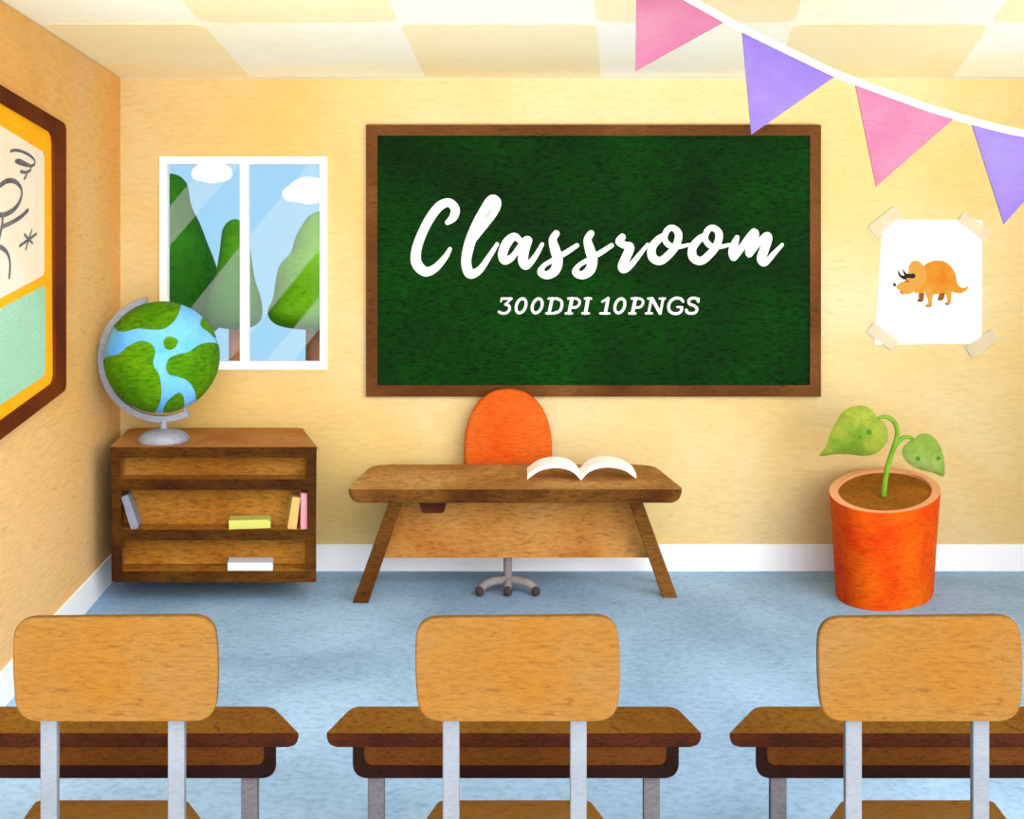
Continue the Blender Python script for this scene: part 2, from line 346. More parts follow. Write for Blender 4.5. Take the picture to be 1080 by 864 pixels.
tree(340, 13.6, [(222, 0), (224, 7), (230, 16), (248, 27), (266, 33), (282, 46), (312, 50), (328, 57), (339, 52), (345, 36), (349, 0)], (337.5, 15.5), m_tree3,
     'broad light green tree outside the right side of the window')
def cloud(cx, cy, w, h, label):
    Y = 150; m = M(); s = Y / F
    for dx, dy, r in ((0, 0, 1), (-.5, .25, .62), (.5, .2, .68), (-.2, -.3, .6), (.25, -.25, .65)):
        c = P(cx + dx * w * .5, cy + dy * h * .5, Y)
        pf = [(math.sin(a) * w * .36 * r * s, -math.cos(a) * h * .55 * r * s) for a in [math.pi * (i + .05) / 12.1 for i in range(13)]]
        m.lathe(c, pf, 24)
    tag(obj('cloud', m, m_cloud, smooth=True), label, 'cloud', 'clouds in the window')
cloud(223, 180, 44, 24, 'small white cloud at the top of the left window pane')
cloud(326, 201, 60, 26, 'white cloud at the upper right of the right window pane')

# ------------------------------------------------------------------ chalkboard
Yb = BACK - 0.044
cb = thing('chalkboard', 'large green chalkboard in a brown wooden frame reading Classroom', 'chalkboard', P(626, 275, BACK))
fr = M()
def rail(pts): fr.ext([P(x, y, Yb) for x, y in pts], (0, .042, 0))
rail([(386, 131.5), (866, 131.5), (854.5, 143), (398, 143)]); rail([(386, 418.5), (866, 418.5), (854.5, 406.5), (398, 406.5)])
rail([(386, 131.5), (398, 143), (398, 406.5), (386, 418.5)]); rail([(866, 131.5), (854.5, 143), (854.5, 406.5), (866, 418.5)])
obj('board_frame', fr, m_frame, cb)
pb = M(); pxbox(pb, 397, 855.5, 142, 407.5, Yb + 0.014, Yb + 0.04); obj('writing_surface', pb, m_chalk, cb)
Yt = Yb + 0.0125
def stroke(m, pts, ox, oy, sc, Y, rscale=1.0, n=6, flat=0.12):
    sp = smooth(pts, n)
    m.tube([P(ox + p[0] / sc, oy + p[1] / sc, Y) for p in sp], [max(0.3, p[2]) / sc * rscale * Y / F for p in sp], 12, flat=flat)
wr = M(); A = (420, 195, 4.909); B = (630, 215, 5.143)
for z, pts in ((A, [(255,195,14),(285,168,24),(295,125,25),(262,92,24),(212,112,26),(160,180,26),(118,265,26),(93,345,28),(97,410,30),(142,450,27),(195,428,22),(245,372,16),(268,332,11)]),
               (A, [(395,285,12),(455,205,16),(500,135,22),(510,90,25),(482,77,26),(442,140,28),(402,220,30),(368,310,30),(352,400,28),(372,460,28),(422,440,20),(472,370,15),(512,307,11)]),
               (A, [(632,290,16),(600,268,22),(563,300,27),(541,355,26),(552,392,24),(592,372,18),(630,318,15),(665,285,22)]),
               (A, [(672,287,24),(652,340,28),(646,398,27),(666,420,20),(710,370,15),(745,308,11)]),
               (A, [(818,252,19),(800,285,22),(812,335,28),(826,390,28),(812,442,28),(772,468,23),(738,452,20),(755,418,13),(810,385,14),(870,350,15),(925,314,13)]),
               (A, [(998,252,19),(980,285,22),(992,335,28),(1006,390,28),(992,442,28),(952,468,23),(918,452,20),(935,418,13),(990,385,14),(1050,350,15),(1105,314,13)]),
               (B, [(136,180,20),(118,205,22),(150,225,22),(178,235,25),(158,285,27),(136,335,27),(146,355,24),(182,332,18),(228,277,14),(273,220,10)]),
               (B, [(495,222,10),(450,232,13),(395,228,17),(365,190,17),(378,145,18),(408,130,18),(440,162,22),(430,220,22),(392,272,23),(342,310,24),(300,290,26),(296,240,24),(330,195,22),(365,172,18)]),
               (B, [(715,222,10),(670,232,13),(615,228,17),(585,190,17),(598,145,18),(628,130,18),(660,162,22),(650,220,22),(612,272,23),(562,310,24),(520,290,26),(516,240,24),(550,195,22),(585,172,18)]),
               (B, [(758,182,14),(742,225,24),(733,268,24),(742,297,15),(775,250,19),(815,192,20),(852,152,22),(850,190,26),(826,250,26),(826,276,16),(868,222,18),(915,175,22),(928,190,23),(905,250,27),(890,300,27),(910,322,18),(958,270,15),(1003,222,10)])):
    stroke(wr, pts, z[0], z[1], z[2], Yt, 0.91)
o = obj('chalk_lettering', wr, m_white, cb, smooth=True); o['label'] = 'large white brush script word Classroom'
sb = M(); Cc = (520, 305, 9.818); D = (630, 305, 9.818)
def poly2(z, pts, r=13, sm=False):
    if sm: stroke(sb, [(x, y, r * .88) for x, y in pts], z[0], z[1], z[2], Yt, n=5, flat=0.2)
    else:
        for a, b in zip(pts[:-1], pts[1:]):
            sb.tube([P(z[0] + a[0] / z[2], z[1] + a[1] / z[2], Yt), P(z[0] + b[0] / z[2], z[1] + b[1] / z[2], Yt)], r * .88 / z[2] * Yt / F, 10, flat=0.2)
def zero(z, cx):
    pts = []
    for k in range(25):
        a = 2 * math.pi * k / 24; yy = math.sin(a) * 74
        pts.append((cx + math.cos(a) * 50 - yy * 0.22, 173 + yy))
    poly2(z, pts, 16)
def letP(z, d):
    poly2(z, [(780 + d, 98), (860 + d, 98)]); poly2(z, [(860 + d, 98), (893 + d, 118), (892 + d, 158), (860 + d, 187), (800 + d, 190)], 14, True)
    poly2(z, [(818 + d, 98), (786 + d, 250)], 19); poly2(z, [(752 + d, 251), (818 + d, 251)], 12)
poly2(Cc, [(82, 128), (92, 98)], 9); poly2(Cc, [(88, 98), (190, 98)]); poly2(Cc, [(188, 100), (130, 158)], 11)
poly2(Cc, [(128, 158), (162, 172), (172, 205), (148, 240), (105, 252), (62, 236)], 15, True)
zero(Cc, 290); zero(Cc, 457)
poly2(Cc, [(575, 98), (660, 98)]); poly2(Cc, [(660, 98), (705, 122), (712, 170), (690, 225), (632, 250)], 16, True)
poly2(Cc, [(612, 98), (580, 250)], 18); poly2(Cc, [(550, 251), (632, 251)], 12)
letP(Cc, 0)
poly2(Cc, [(952, 98), (1015, 98)]); poly2(Cc, [(984, 98), (957, 250)], 20); poly2(Cc, [(924, 251), (994, 251)], 12)
o = obj('chalk_lettering', sb, m_white, cb, smooth=True); o['label'] = 'small white slab lettering 300DPI'
sb = M()
poly2(D, [(50, 130), (112, 94)], 12); poly2(D, [(112, 96), (82, 250)], 18); poly2(D, [(30, 251), (126, 251)], 12)
zero(D, 233); letP(D, -423)
poly2(D, [(528, 98), (568, 98)]); poly2(D, [(560, 98), (530, 250)], 14); poly2(D, [(502, 251), (566, 251)], 12)
poly2(D, [(566, 98), (650, 250)], 19); poly2(D, [(682, 98), (652, 250)], 14); poly2(D, [(645, 98), (702, 98)], 12)
poly2(D, [(888, 128), (862, 100), (810, 94), (762, 122), (738, 175), (748, 225), (790, 252), (838, 250), (868, 226), (876, 190)], 16, True)
poly2(D, [(876, 186), (828, 186)], 12)
poly2(D, [(1046, 128), (1030, 100), (985, 93), (948, 115), (955, 152), (1005, 175), (1033, 205), (1015, 242), (965, 252), (930, 240), (922, 215)], 16, True)
poly2(D, [(1046, 130), (1052, 96)], 8)
o = obj('chalk_lettering', sb, m_white, cb, smooth=True); o['label'] = 'small white slab lettering 10PNGS'

# ------------------------------------------------------------------ poster with dinosaur
Yp = BACK - 0.004
po = thing('poster', 'white paper sheet with an orange triceratops drawing taped to the back wall', 'poster', P(980, 297, BACK))
obj('paper', M().ext([P(x, y, Yp) for x, y in [(931, 232), (1036, 232), (1035.6, 362.5), (922.8, 363.5)]], (0, .003, 0)), m_paper, po)
d_or = wc('print_orange', (244, 164, 56), (240, 140, 40), (248, 176, 70), big=6, fine=60, grain=0.05, flecks=0.4, fcol=(200, 96, 20), fs=70, bump=0)
d_ye = plain('print_yellow', (240, 180, 84)); d_br = plain('print_brown', (160, 108, 40)); d_bk = plain('print_black', (44, 36, 30)); d_rd = plain('print_red', (190, 40, 30))
dr = M(); lay = [0]
def dz(pts, mi, sm=True, n=4):
    lay[0] += 1
    q = smooth([(x, y) for x, y in pts], n, True) if sm else pts
    Y = Yp - 0.0006 * lay[0]
    dr.ext([P(930 + x / 10.8, 260 + y / 10.8, Y) for x, y in q], (0, .0005, 0), mi)
dz([(425,530),(482,530),(478,600),(462,626),(405,620),(420,590)], 2)
dz([(660,520),(718,515),(712,580),(690,612),(635,608),(648,570)], 2)
dz([(370,520),(395,455),(450,380),(480,225),(560,172),(640,158),(720,175),(800,240),(842,320),(856,400),(875,445),(920,470),(960,465),(990,445),(972,490),(920,525),(860,532),(790,515),(700,530),(600,545),(480,520),(430,535)], 0)
dz([(720,508),(790,505),(792,600),(775,660),(720,660),(745,620),(735,570)], 1)
dz([(485,510),(530,472),(580,492),(592,540),(575,600),(570,682),(510,685),(500,668),(526,640),(515,580)], 1)
dz([(305,290),(310,220),(345,172),(390,160),(440,180),(475,220),(500,270),(512,340),(500,400),(450,440),(400,450),(330,400),(300,340)], 1)
dz([(165,455),(200,420),(260,392),(300,350),(380,340),(410,420),(402,470),(370,512),(320,540),(260,545),(235,550),(215,530),(240,505),(200,500),(172,482)], 1)
dz([(198,518),(240,498),(236,515),(214,532)], 4, False)
dz([(180,272),(205,300),(225,325),(262,334),(290,345),(278,378),(240,372),(210,350),(190,318)], 3)
dz([(238,252),(262,285),(285,308),(330,314),(362,306),(384,330),(370,360),(320,362),(275,348),(250,312)], 3)
dz([(128,410),(172,430),(150,464),(134,448)], 3, False)
dz([(150,470),(178,478),(182,505),(160,512)], 5)
dz([(264,404),(290,386),(317,402),(312,411),(290,397),(270,411)], 3, False)
for x, y in ((505, 680), (528, 687), (553, 684), (415, 620), (435, 627), (453, 624), (645, 606), (665, 611), (722, 655), (742, 660), (758, 660)):
    dz([(x - 6, y - 5), (x + 6, y - 5), (x + 6, y + 6), (x - 6, y + 6)], 3)
o = obj('animal_drawing', dr, [d_or, d_ye, d_br, d_bk, d_rd, m_cream], po); o['label'] = 'orange triceratops drawing with black horns'
for q in ([(916, 239), (942.5, 218), (950.6, 227.8), (924.7, 249.3)], [(1017, 224), (1044, 243.5), (1038, 254.4), (1010, 234)],
          [(922, 340.5), (949, 361), (940.6, 370), (914, 350.5)], [(1045.5, 347.7), (1052.5, 357.4), (1026.3, 377.5), (1018.4, 367)]):
    t = obj('tape', M().ext([P(x, y, Yp - .0095) for x, y in q], (0, .001, 0)), m_tape, po)
    e = M()
    for i in range(4):
        a, b = q[i], q[(i + 1) % 4]
        e.tube([P(a[0], a[1], Yp - .0095), P(b[0], b[1], Yp - .0095)], 0.0022, 6)
    obj('tape_edge', e, m_tape_e, t)

# ------------------------------------------------------------------ noticeboard on the left wall
def WPt(px, py, d=0.0):
    Y = (WA + d) / ((px - CX) / F - WB)
    return Vector((WA + d + WB * Y, Y, EYE - (py - HY) * Y / F))
wn = Vector((1, -WB * -1, 0)).normalized()   # wall runs along (WB,1): normal (1,-WB)
wn = Vector((1, -WB, 0)).normalized()
nb = thing('noticeboard', 'brown framed noticeboard with orange backing on the left wall', 'noticeboard', WPt(20, 275, 0))
YE = 4.75
def board_poly(rt, rb, lt, lb, r, d, inset=0.0):
    """right-top, right-bottom px corners; lt/lb px where the edges leave the frame; run on to the far end"""
    A_, B_, T, Bt = WPt(*rt, d), WPt(*rb, d), WPt(*lt, d), WPt(*lb, d)
    ye = YE + inset
    def run(a, t): k = (ye - a.y) / (t.y - a.y); return (ye, a.z + (t.z - a.z) * k)
    poly = [run(A_, T), (A_.y, A_.z), (B_.y, B_.z), run(B_, Bt)]
    return [Vector((WA + d + WB * y, y, z)) for y, z in rounded(poly, r)]
fo = board_poly((70, 131), (70, 411), (0, 89), (0, 464.5), .05, 0.035)
fi = board_poly((57.4, 140.5), (59, 403), (0, 106.4), (0, 446), .07, 0.035, 0.10)
ms = M(); n = len(fo); back = [v - wn * 0.034 for v in fo]; backi = [v - wn * 0.034 for v in fi]
fc = []
for i in range(n):
    j = (i + 1) % n
    fc += [(i, j, n + j, n + i), (i, 2 * n + i, 2 * n + j, j), (n + i, n + j, 3 * n + j, 3 * n + i), (2 * n + i, 3 * n + i, 3 * n + j, 2 * n + j)]
ms.add(fo + fi + back + backi, fc); obj('board_frame', ms, m_nb_frame, nb)
mt = board_poly((63, 134), (64, 408), (0, 98), (0, 455), .05, 0.018, 0.05)
obj('backing', M().ext(mt, -wn * 0.015), m_nb_mat, nb)
cr = board_poly((46.8, 161), (47, 290), (0, 132), (0, 315), .05, 0.022, 0.18)
cp = obj('cream_sheet', M().ext(cr, -wn * 0.003), m_cream, nb)
mn = board_poly((48, 300.5), (47.6, 396), (0, 326), (0, 427.5), .05, 0.022, 0.18)
obj('mint_sheet', M().ext(mn, -wn * 0.003), m_mint, nb)
dd = M()
def doodle(pts, r, sm=True):
    sp = smooth([(x, y, r) for x, y in pts], 6) if sm else [(x, y, r) for x, y in pts]
    dd.tube([WPt(p[0] / 5.08, 140 + p[1] / 5.08, 0.0235) for p in sp], [p[2] * 1.45 / 5.08 * 5.9 / F for p in sp], 8, flat=0.15, fdir=wn)
doodle([(57, 99), (78, 94), (110, 98), (150, 115), (180, 140), (188, 160), (172, 177), (130, 173), (90, 158), (84, 152), (105, 148), (140, 165), (165, 182), (160, 203), (138, 212), (115, 207), (112, 210), (142, 216), (140, 232), (130, 247)], 5.5)
doodle([(-60, 330), (-30, 300), (0, 282), (40, 258), (82, 262), (112, 295), (116, 335), (100, 380), (70, 415), (20, 440), (-20, 430), (-55, 390), (-60, 330)], 9)
doodle([(14, 445), (12, 490), (2, 540), (-10, 590)], 10); doodle([(8, 505), (60, 482), (110, 452), (150, 415)], 8)
doodle([(-10, 610), (12, 618), (40, 645), (54, 700), (50, 772)], 9)
doodle([(195, 542), (105, 607)], 5.5, False); doodle([(170, 522), (138, 625)], 5.5, False); doodle([(132, 546), (174, 592)], 5.5, False)
o = obj('doodle', dd, m_char, cp, smooth=True); o['label'] = 'charcoal stick figure with spiral and star'

# ------------------------------------------------------------------ bunting
YBn = 4.6
bt = thing('bunting', 'white string of pink and purple triangular pennants across the upper right', 'bunting', P(880, 80, YBn))
sp = smooth([(632, -51), (680, -27), (729.6, 1), (782.6, 30), (843.7, 60), (884.5, 79), (945.6, 102), (998.5, 120), (1080, 141), (1180, 152), (1330, 130), (1500, 80), (1690, 0), (1739, -30)], 8)
obj('string', M().tube([P(x, y, YBn) for x, y in sp], 3.9 * YBn / F, 10, flat=0.5), m_ribbon, bt, smooth=True)
def sy(x):
    for a, b in zip(sp[:-1], sp[1:]):
        if a[0] <= x <= b[0]: return a[1] + (b[1] - a[1]) * (x - a[0]) / (b[0] - a[0])
for i, (xa_, xb_, tip) in enumerate(((671.5, 764, (670.3, 75)), (782.6, 881, (792.4, 142)), (902, 1006, (924, 196.8)), (1025, 1132, (1059, 236.5)))):
    pts = [(tip[0], tip[1])] + [(xa_ + (xb_ - xa_) * k / 10, sy(xa_ + (xb_ - xa_) * k / 10) + 3.0) for k in range(11)]
    o = obj('pennant', M().ext([P(x, y, YBn - .003) for x, y in pts], (0, .006, 0)), m_pink if i % 2 == 0 else m_purple, bt)
    o['label'] = 'pink pennant' if i % 2 == 0 else 'purple pennant'

# ------------------------------------------------------------------ bookshelf
YS = 7.08; YSB = 7.86; s_ = YS / F
sh = thing('bookshelf', 'low dark brown wooden bookshelf under the window carrying the globe', 'bookshelf', (P(226, 0, YS).x, (YS + YSB) / 2, 0))
ztop = P(0, 472.2, YS).z; zbot = P(0, 614.3, YS).z
def X(px): return P(px, 0, YS).x
def Z(py): return P(0, py, YS).z
XL_, XR_ = X(117), X(334)
def taper(x, Y):                # the case stands along the splayed left wall, so its sides run back at a slant
    k = (Y - YS) / (YSB - YS); u = (x - XL_) / (XR_ - XL_)
    return x - k * (0.14 + 0.09 * u)
def sbox(m, x0, x1, y0, y1, z0, z1, mi=0, x0b=None, x1b=None, x0t=None):
    a = taper; x0b = x0 if x0b is None else x0b; x1b = x1 if x1b is None else x1b
    m.hexa([(a(x0b, y0), y0, z0), (a(x1b, y0), y0, z0), (a(x0b, y1), y1, z0), (a(x1b, y1), y1, z0),
            (a(x0, y0), y0, z1), (a(x1, y0), y0, z1), (a(x0, y1), y1, z1), (a(x1, y1), y1, z1)],
           [mi] * 6 if isinstance(mi, int) else mi)
YI = YS + 0.012
# dark front frame with boards behind it in the lighter wood
cs = M()
sbox(cs, X(117), X(126.5), YS, YI, zbot, ztop, 0, X(120), X(129)); sbox(cs, X(324.3), X(334), YS, YI, zbot, ztop, 0, X(324.3), X(333))
for a, b in ((472.4, 483), (506, 517), (559.5, 570), (603.3, 614.3)):
    sbox(cs, X(126), X(325), YS + .001, YI, Z(b), Z(a), 0)
sbox(cs, X(117.2), X(126), YI, YSB, zbot, ztop, [0, 0, 0, 0, 0, 1]); sbox(cs, X(325), X(333.8), YI, YSB, zbot, ztop, [0, 0, 0, 0, 1, 0])
YBK = YSB - 0.02
obj('case', cs, [m_shelf_d, m_shelf_l], sh)
for a, b in ((506.5, 516.5), (560, 569.5), (603.8, 614)):
    m = M(); sbox(m, X(126), X(325), YI, YBK, Z(b), Z(a), 0); obj('shelf_board', m, m_shelf_l, sh)
m = M(); sbox(m, X(126), X(325), YS + 0.17, YS + 0.185, Z(603), Z(483), 0); obj('back_panel', m, m_shelf_l, sh)
zt2 = ztop
pl = rounded([(X(116.2), YS - .004), (X(334.7), YS - .004), (taper(X(334.7), YSB) - .01, YSB), (taper(X(116.2), YSB), YSB)], [0.01, 0.01, .06, .06])
obj('top_board', M().prism([(x, y, ztop + .004) for x, y in pl], [(x, y, ztop - .02) for x, y in pl], 0, 1), [m_shelf_t, m_shelf_d], sh)
pm = M(); pm.box(X(135), P(320, 0, 7.66).x, 7.66, YSB - .01, 0, zbot); obj('plinth', pm, m_shelf_d, sh)

# books
YBO = YS + 0.03
def book(label, px, mat, Y, depth, group='books on the bookshelf', zfix=None, sl=.18):
    """px: spine outline corners; cover wraps a page block"""
    pts = px
    c = Vector((sum(p[0] for p in px) / len(px), sum(p[1] for p in px) / len(px)))
    bottom = max(p[1] for p in px)
    t = thing('book', label, 'book', P(c.x, bottom, Y), group)
    front = [P(x, y, Y) for x, y in pts]
    if zfix is not None:
        dzv = zfix - min(v.z for v in front); front = [v + Vector((0, 0, dzv)) for v in front]
    obj('cover', M().ext(front, (-sl * depth, depth, 0)), mat, t, bevel=0.002)
    cc = sum(front, Vector()) / len(front)
    pg = [cc + (v - cc) * 0.8 for v in front]
    obj('pages', M().ext([v + Vector((-sl * depth, depth + 0.0, 0)) for v in pg], (0, 0.004, 0)), m_cream, t)
b_gr = wc('book_grey', (152, 156, 166), (140, 142, 150), (162, 168, 176), big=5, fine=40, grain=0.1, flecks=0.3, fcol=(110, 112, 130))
b_ta = plain('book_tan', (254, 208, 124)); b_pk = plain('book_pink', (252, 170, 184)); b_ye = plain('book_yellow', (246, 246, 126)); b_wh = plain('book_white', (248, 248, 252))
zm = Z(560) + .001; zl = Z(603.8) + .001
book('grey book leaning against the left side of the middle shelf', [(127.6, 525), (134.5, 522.3), (146.4, 555.5), (144.5, 558.5), (138, 559)], b_gr, YBO, 0.13, zfix=zm)
book('yellow book lying flat on the middle shelf', [(241.2, 548.2), (282.5, 547.3), (285.3, 550), (285.3, 556.3), (241.3, 557.6)], b_ye, YBO, 0.13, zfix=zm)
book('peach book leaning towards the pink book', [(308.5, 521), (317, 522.5), (312.7, 555.6), (303, 555)], b_ta, YBO, 0.12, zfix=zm, sl=.30)
book('pink book standing upright at the right end of the middle shelf', [(317.3, 517.6), (324, 517.6), (324, 555.7), (317.3, 555.7)], b_pk, YBO + .005, 0.12, zfix=zm, sl=.30)
book('white book lying flat on the bottom shelf', [(240, 595.3), (286, 595.3), (288, 597.5), (287.6, 603.8), (240, 603.8)], b_wh, YBO, 0.13, zfix=zl)

# ------------------------------------------------------------------ globe
YGl = 7.28; g0 = YGl / F
zsh = ztop + 0.004
gl = thing('globe', 'large blue and green desk globe on a grey stand atop the bookshelf', 'globe', (P(172.5, 0, YGl).x, YGl, zsh))
gc = P(171.3, 376.6, YGl); gr = 58.2 * g0
gd = (gc - Vector((0, 0, EYE))).normalized(); gu = gd.cross(Vector((0, 0, 1))).normalized(); gv = gu.cross(gd)
pf = [(max(0.001, math.sin(math.pi * i / 40)) * gr, -math.cos(math.pi * i / 40) * gr) for i in range(41)]
ball = obj('ball', M().lathe(gc, pf, 72), m_ocean, gl, smooth=True)
from mathutils.geometry import delaunay_2d_cdt
def continent(pts, back=False, tilt=0.0):
    """pts: outline in px around the globe; laid on the sphere as a thin raised skin"""
    q = smooth(pts, 8, True); R0 = 59.6
    q = [((x - 169.5) / R0, (376.3 - y) / R0) for x, y in q]
    q2 = []
    for x, y in q:
        l = math.hypot(x, y)
        if l > 0.9985: x, y = x / l * 0.9985, y / l * 0.9985
        # spread to arc length so the rim of the disc meshes evenly
        l = max(1e-6, min(0.9985, math.hypot(x, y))); a = math.asin(l); q2.append(Vector((x / l * a, y / l * a)))
    # drop duplicates
    o2 = []
    for v in q2:
        if not o2 or (v - o2[-1]).length > 0.004: o2.append(v)
    if (o2[0] - o2[-1]).length < 0.004: o2.pop()
    def inside(p):
        c = False; n = len(o2)
        for i in range(n):
            a, b = o2[i], o2[i - 1]
            if (a.y > p.y) != (b.y > p.y) and p.x < (b.x - a.x) * (p.y - a.y) / (b.y - a.y) + a.x: c = not c
        return c
    ins = []
    st = 0.06
    for i in range(-27, 28):
        for j in range(-27, 28):
            p = Vector((i * st, j * st))
            if inside(p) and min((p - v).length for v in o2) > 0.03: ins.append(p)
    n = len(o2)
    vs, es, fs, _, _, _ = delaunay_2d_cdt(o2 + ins, [(i, (i + 1) % n) for i in range(n)], [], 1, 1e-6)
    sg = 1 if back else -1
    def m3(v, r):
        a = v.length; u = v / a if a > 1e-9 else Vector((0, 0))
        return gc + (gu * (u.x * math.sin(a)) + gd * (sg * math.cos(a)) + gv * (u.y * math.sin(a))) * r
    N = len(vs); top = [m3(v, gr * 1.008) for v in vs]; bot = [m3(v, gr * 0.995) for v in vs]
    cnt = {}
    for f in fs:
        for k in range(3):
            e = (f[k], f[(k + 1) % 3]); cnt[e] = 1
    side = [(a, b, b + N, a + N) for (a, b) in cnt if (b, a) not in cnt]
    obj('continent', M().add(top + bot, [tuple(f) for f in fs] + [tuple(i + N for i in reversed(f)) for f in fs] + side), m_land, ball, smooth=True)
def Zg(pts): return [(90 + x / 4.94, 300 + y / 4.937) for x, y in pts]
continent(Zg([(152, 205), (150, 190), (200, 140), (260, 105), (330, 85), (400, 78), (465, 85), (484, 100), (478, 140), (450, 195), (400, 232), (340, 235), (270, 228), (200, 242), (162, 228)]))
continent(Zg([(90, 400), (120, 370), (180, 355), (230, 315), (290, 293), (340, 310), (358, 350), (348, 410), (378, 470), (388, 550), (380, 610), (350, 665), (290, 662), (210, 620), (140, 545), (100, 465)]))
continent(Zg([(400, 290), (420, 274), (455, 282), (468, 300), (455, 330), (425, 342), (402, 325)]))
continent(Zg([(410, 430), (425, 385), (470, 365), (525, 352), (575, 318), (640, 308), (684, 325), (690, 390), (675, 460), (640, 530), (600, 580), (566, 606), (555, 560), (520, 505), (470, 480), (425, 465)]))
continent(Zg([(585, 210), (590, 185), (606, 175), (640, 210), (668, 270), (655, 278), (625, 250), (595, 230)]))
continent(Zg([(398, 662), (410, 615), (445, 578), (478, 563), (497, 585), (500, 640), (480, 655), (440, 668)]))
continent([(140, 350), (165, 335), (190, 345), (205, 370), (190, 400), (170, 415), (155, 395), (135, 380)], True)
# arm: a flat crescent band
am = M(); rc = P(170.7, 378.3, YGl); Ro, Ri = 67.2 * g0, 60.2 * g0
loop = []
for k in range(41):
    a = math.radians(104 + (296 - 104) * k / 40); w = 1.0
    loop.append((a, w))
fo_ = [rc + Vector((math.cos(a) * Ro, -0.016, math.sin(a) * Ro)) for a, w in loop] + [rc + Vector((math.cos(a) * Ri, -0.016, math.sin(a) * Ri)) for a, w in reversed(loop)]
am.ext(fo_, (0, .032, 0))
obj('meridian_arm', am, m_steel, gl, bevel=0.004)
for a in (105.5, 294):
    a = math.radians(a); u = Vector((math.cos(a), 0, math.sin(a)))
    obj('axis_pin', M().tube([rc + u * (Ri + 0.01), gc + u * (gr * 0.97)], 0.012, 12), m_steel, gl, smooth=True)
bx_ = P(172.7, 0, YGl).x
rb = 26.2 * g0
obj('base', M().lathe((bx_, YGl, zsh), [(rb * .96, 0), (rb, 0.012), (rb * .98, 0.03), (rb * .88, 0.05), (rb * .68, 0.068), (rb * .4, 0.08), (rb * .15, 0.086), (0.001, 0.087)], 48), m_steel, gl, smooth=True)
zr = rc.z - math.sqrt(max(0, Ro ** 2 - (bx_ - rc.x) ** 2))
obj('neck', M().lathe((bx_, YGl, 0), [(3.6 * g0, zsh + 0.08), (3.4 * g0, zr + 0.012)], 20), m_steel, gl, smooth=True)

# ------------------------------------------------------------------ teacher's desk
td = thing('teacher_desk', "long wooden teacher's desk with slanted legs below the chalkboard", 'desk', (P(543, 0, 7.3).x, 7.35, 0))
Yf, Yk = 7.02, 7.68
zf, zk = P(0, 516.3, Yf).z, P(0, 490, Yk).z
zu = P(0, 531, Yf).z
plan = rounded([(P(365.5, 0, Yf).x, Yf), (P(721, 0, Yf).x, Yf), (P(688.5, 0, Yk).x, Yk), (P(393, 0, Yk).x, Yk)], [.06, .05, .14, .14], 8)
def zt(y): return zf + (zk - zf) * (y - Yf) / (Yk - Yf)
cx0 = P(543, 0, Yf).x; cy0 = (Yf + Yk) / 2
th = zf - zu
def shrink(pl, d):
    c = Vector((cx0, cy0)); out = []
    for x, y in pl: out.append((x - math.copysign(d, x - cx0), y + (d * .25 if y < cy0 else -d)))
    return out
rings = []
for d, f in ((0, 0), (0, .3), (.008, .6), (.022, .85), (.045, 1.0)):
    rings.append([Vector((x, y, zt(y) - th * f)) for x, y in shrink(plan, d)])
m = M(); m.loft(rings, 1, True, True); m.mi[-2] = 0
obj('tabletop', m, [m_top, m_edge], td)
def bar(q, Yt_, Yb_, th_, mat, name='leg'):
    f = [P(q[0][0], q[0][1], Yt_), P(q[1][0], q[1][1], Yt_), P(q[2][0], q[2][1], Yb_), P(q[3][0], q[3][1], Yb_)]
    for v in f[2:]: v.z = max(v.z, 0.0); v.z = 0.0
    return obj(name, M().ext(f, (0, th_, 0)), mat, td, bevel=0.006)
bar([(410.2, 529), (425, 529), (388.3, 636.5), (371.6, 636.5)], 7.12, 7.164, 0.05, m_edge)
bar([(663, 529), (677.6, 529), (714.8, 630.8), (699, 630.8)], 7.12, 7.278, 0.05, m_edge)
bar([(411.5, 526), (422, 526), (392, 617.7), (381.5, 617.7)], 7.5, 7.55, 0.05, m_edge)
bar([(664.5, 526), (675, 526), (707, 617.7), (697, 617.7)], 7.5, 7.55, 0.05, m_edge)
Ypn = 7.335
obj('modesty_panel', M().ext([P(415, 523, Ypn), P(673, 523, Ypn), P(684, 588.3, Ypn), P(403, 588.6, Ypn)], (0, .025, 0)), m_panel, td)
dq = rounded([(440.5, 527), (472, 527), (468, 541.3), (445.5, 541.3)], [0, 0, 3, 3])
obj('drawer', M().ext([P(x, y, 7.09) for x, y in dq], (0, .2, 0)), wc('drawer_dark', (62, 28, 12), (48, 18, 8), (74, 36, 16), big=3, grain=0.2, flecks=0.3), td)

# open book on the desk
ob = thing('open_book', "open white book lying on the teacher's desk", 'book', (P(613, 0, 7.3).x, 7.3, zt(7.3)))
def halfbook(sgn):
    up = [(612.8, 502.4), (606, 495), (598, 491), (588, 489.3), (578, 490), (568, 493), (560, 498.5), (556.2, 501.5)]
    up = smooth(up, 4)
    if sgn > 0: up = [(612.8 + (612.8 - x) * 1.03, y - (612.8 - x) * 0.02 * 1) for x, y in up]
    YA = 7.20; top = [P(x, y, YA) for x, y in up]
    bot = [v - Vector((0, 0, 0.026)) for v in top]
    floorz = zt(YA) + 0.001
    bot = [Vector((v.x, v.y, max(v.z, floorz))) for v in bot]; top = [Vector((v.x, v.y, max(v.z, b.z + .012))) for v, b in zip(top, bot)]
    front = top + bot[::-1]
    dY = 0.20; rise = zt(YA + dY) - zt(YA)
    obj('pages', M().ext(front, (0, dY, rise)), m_paper, ob)
halfbook(-1); halfbook(1)

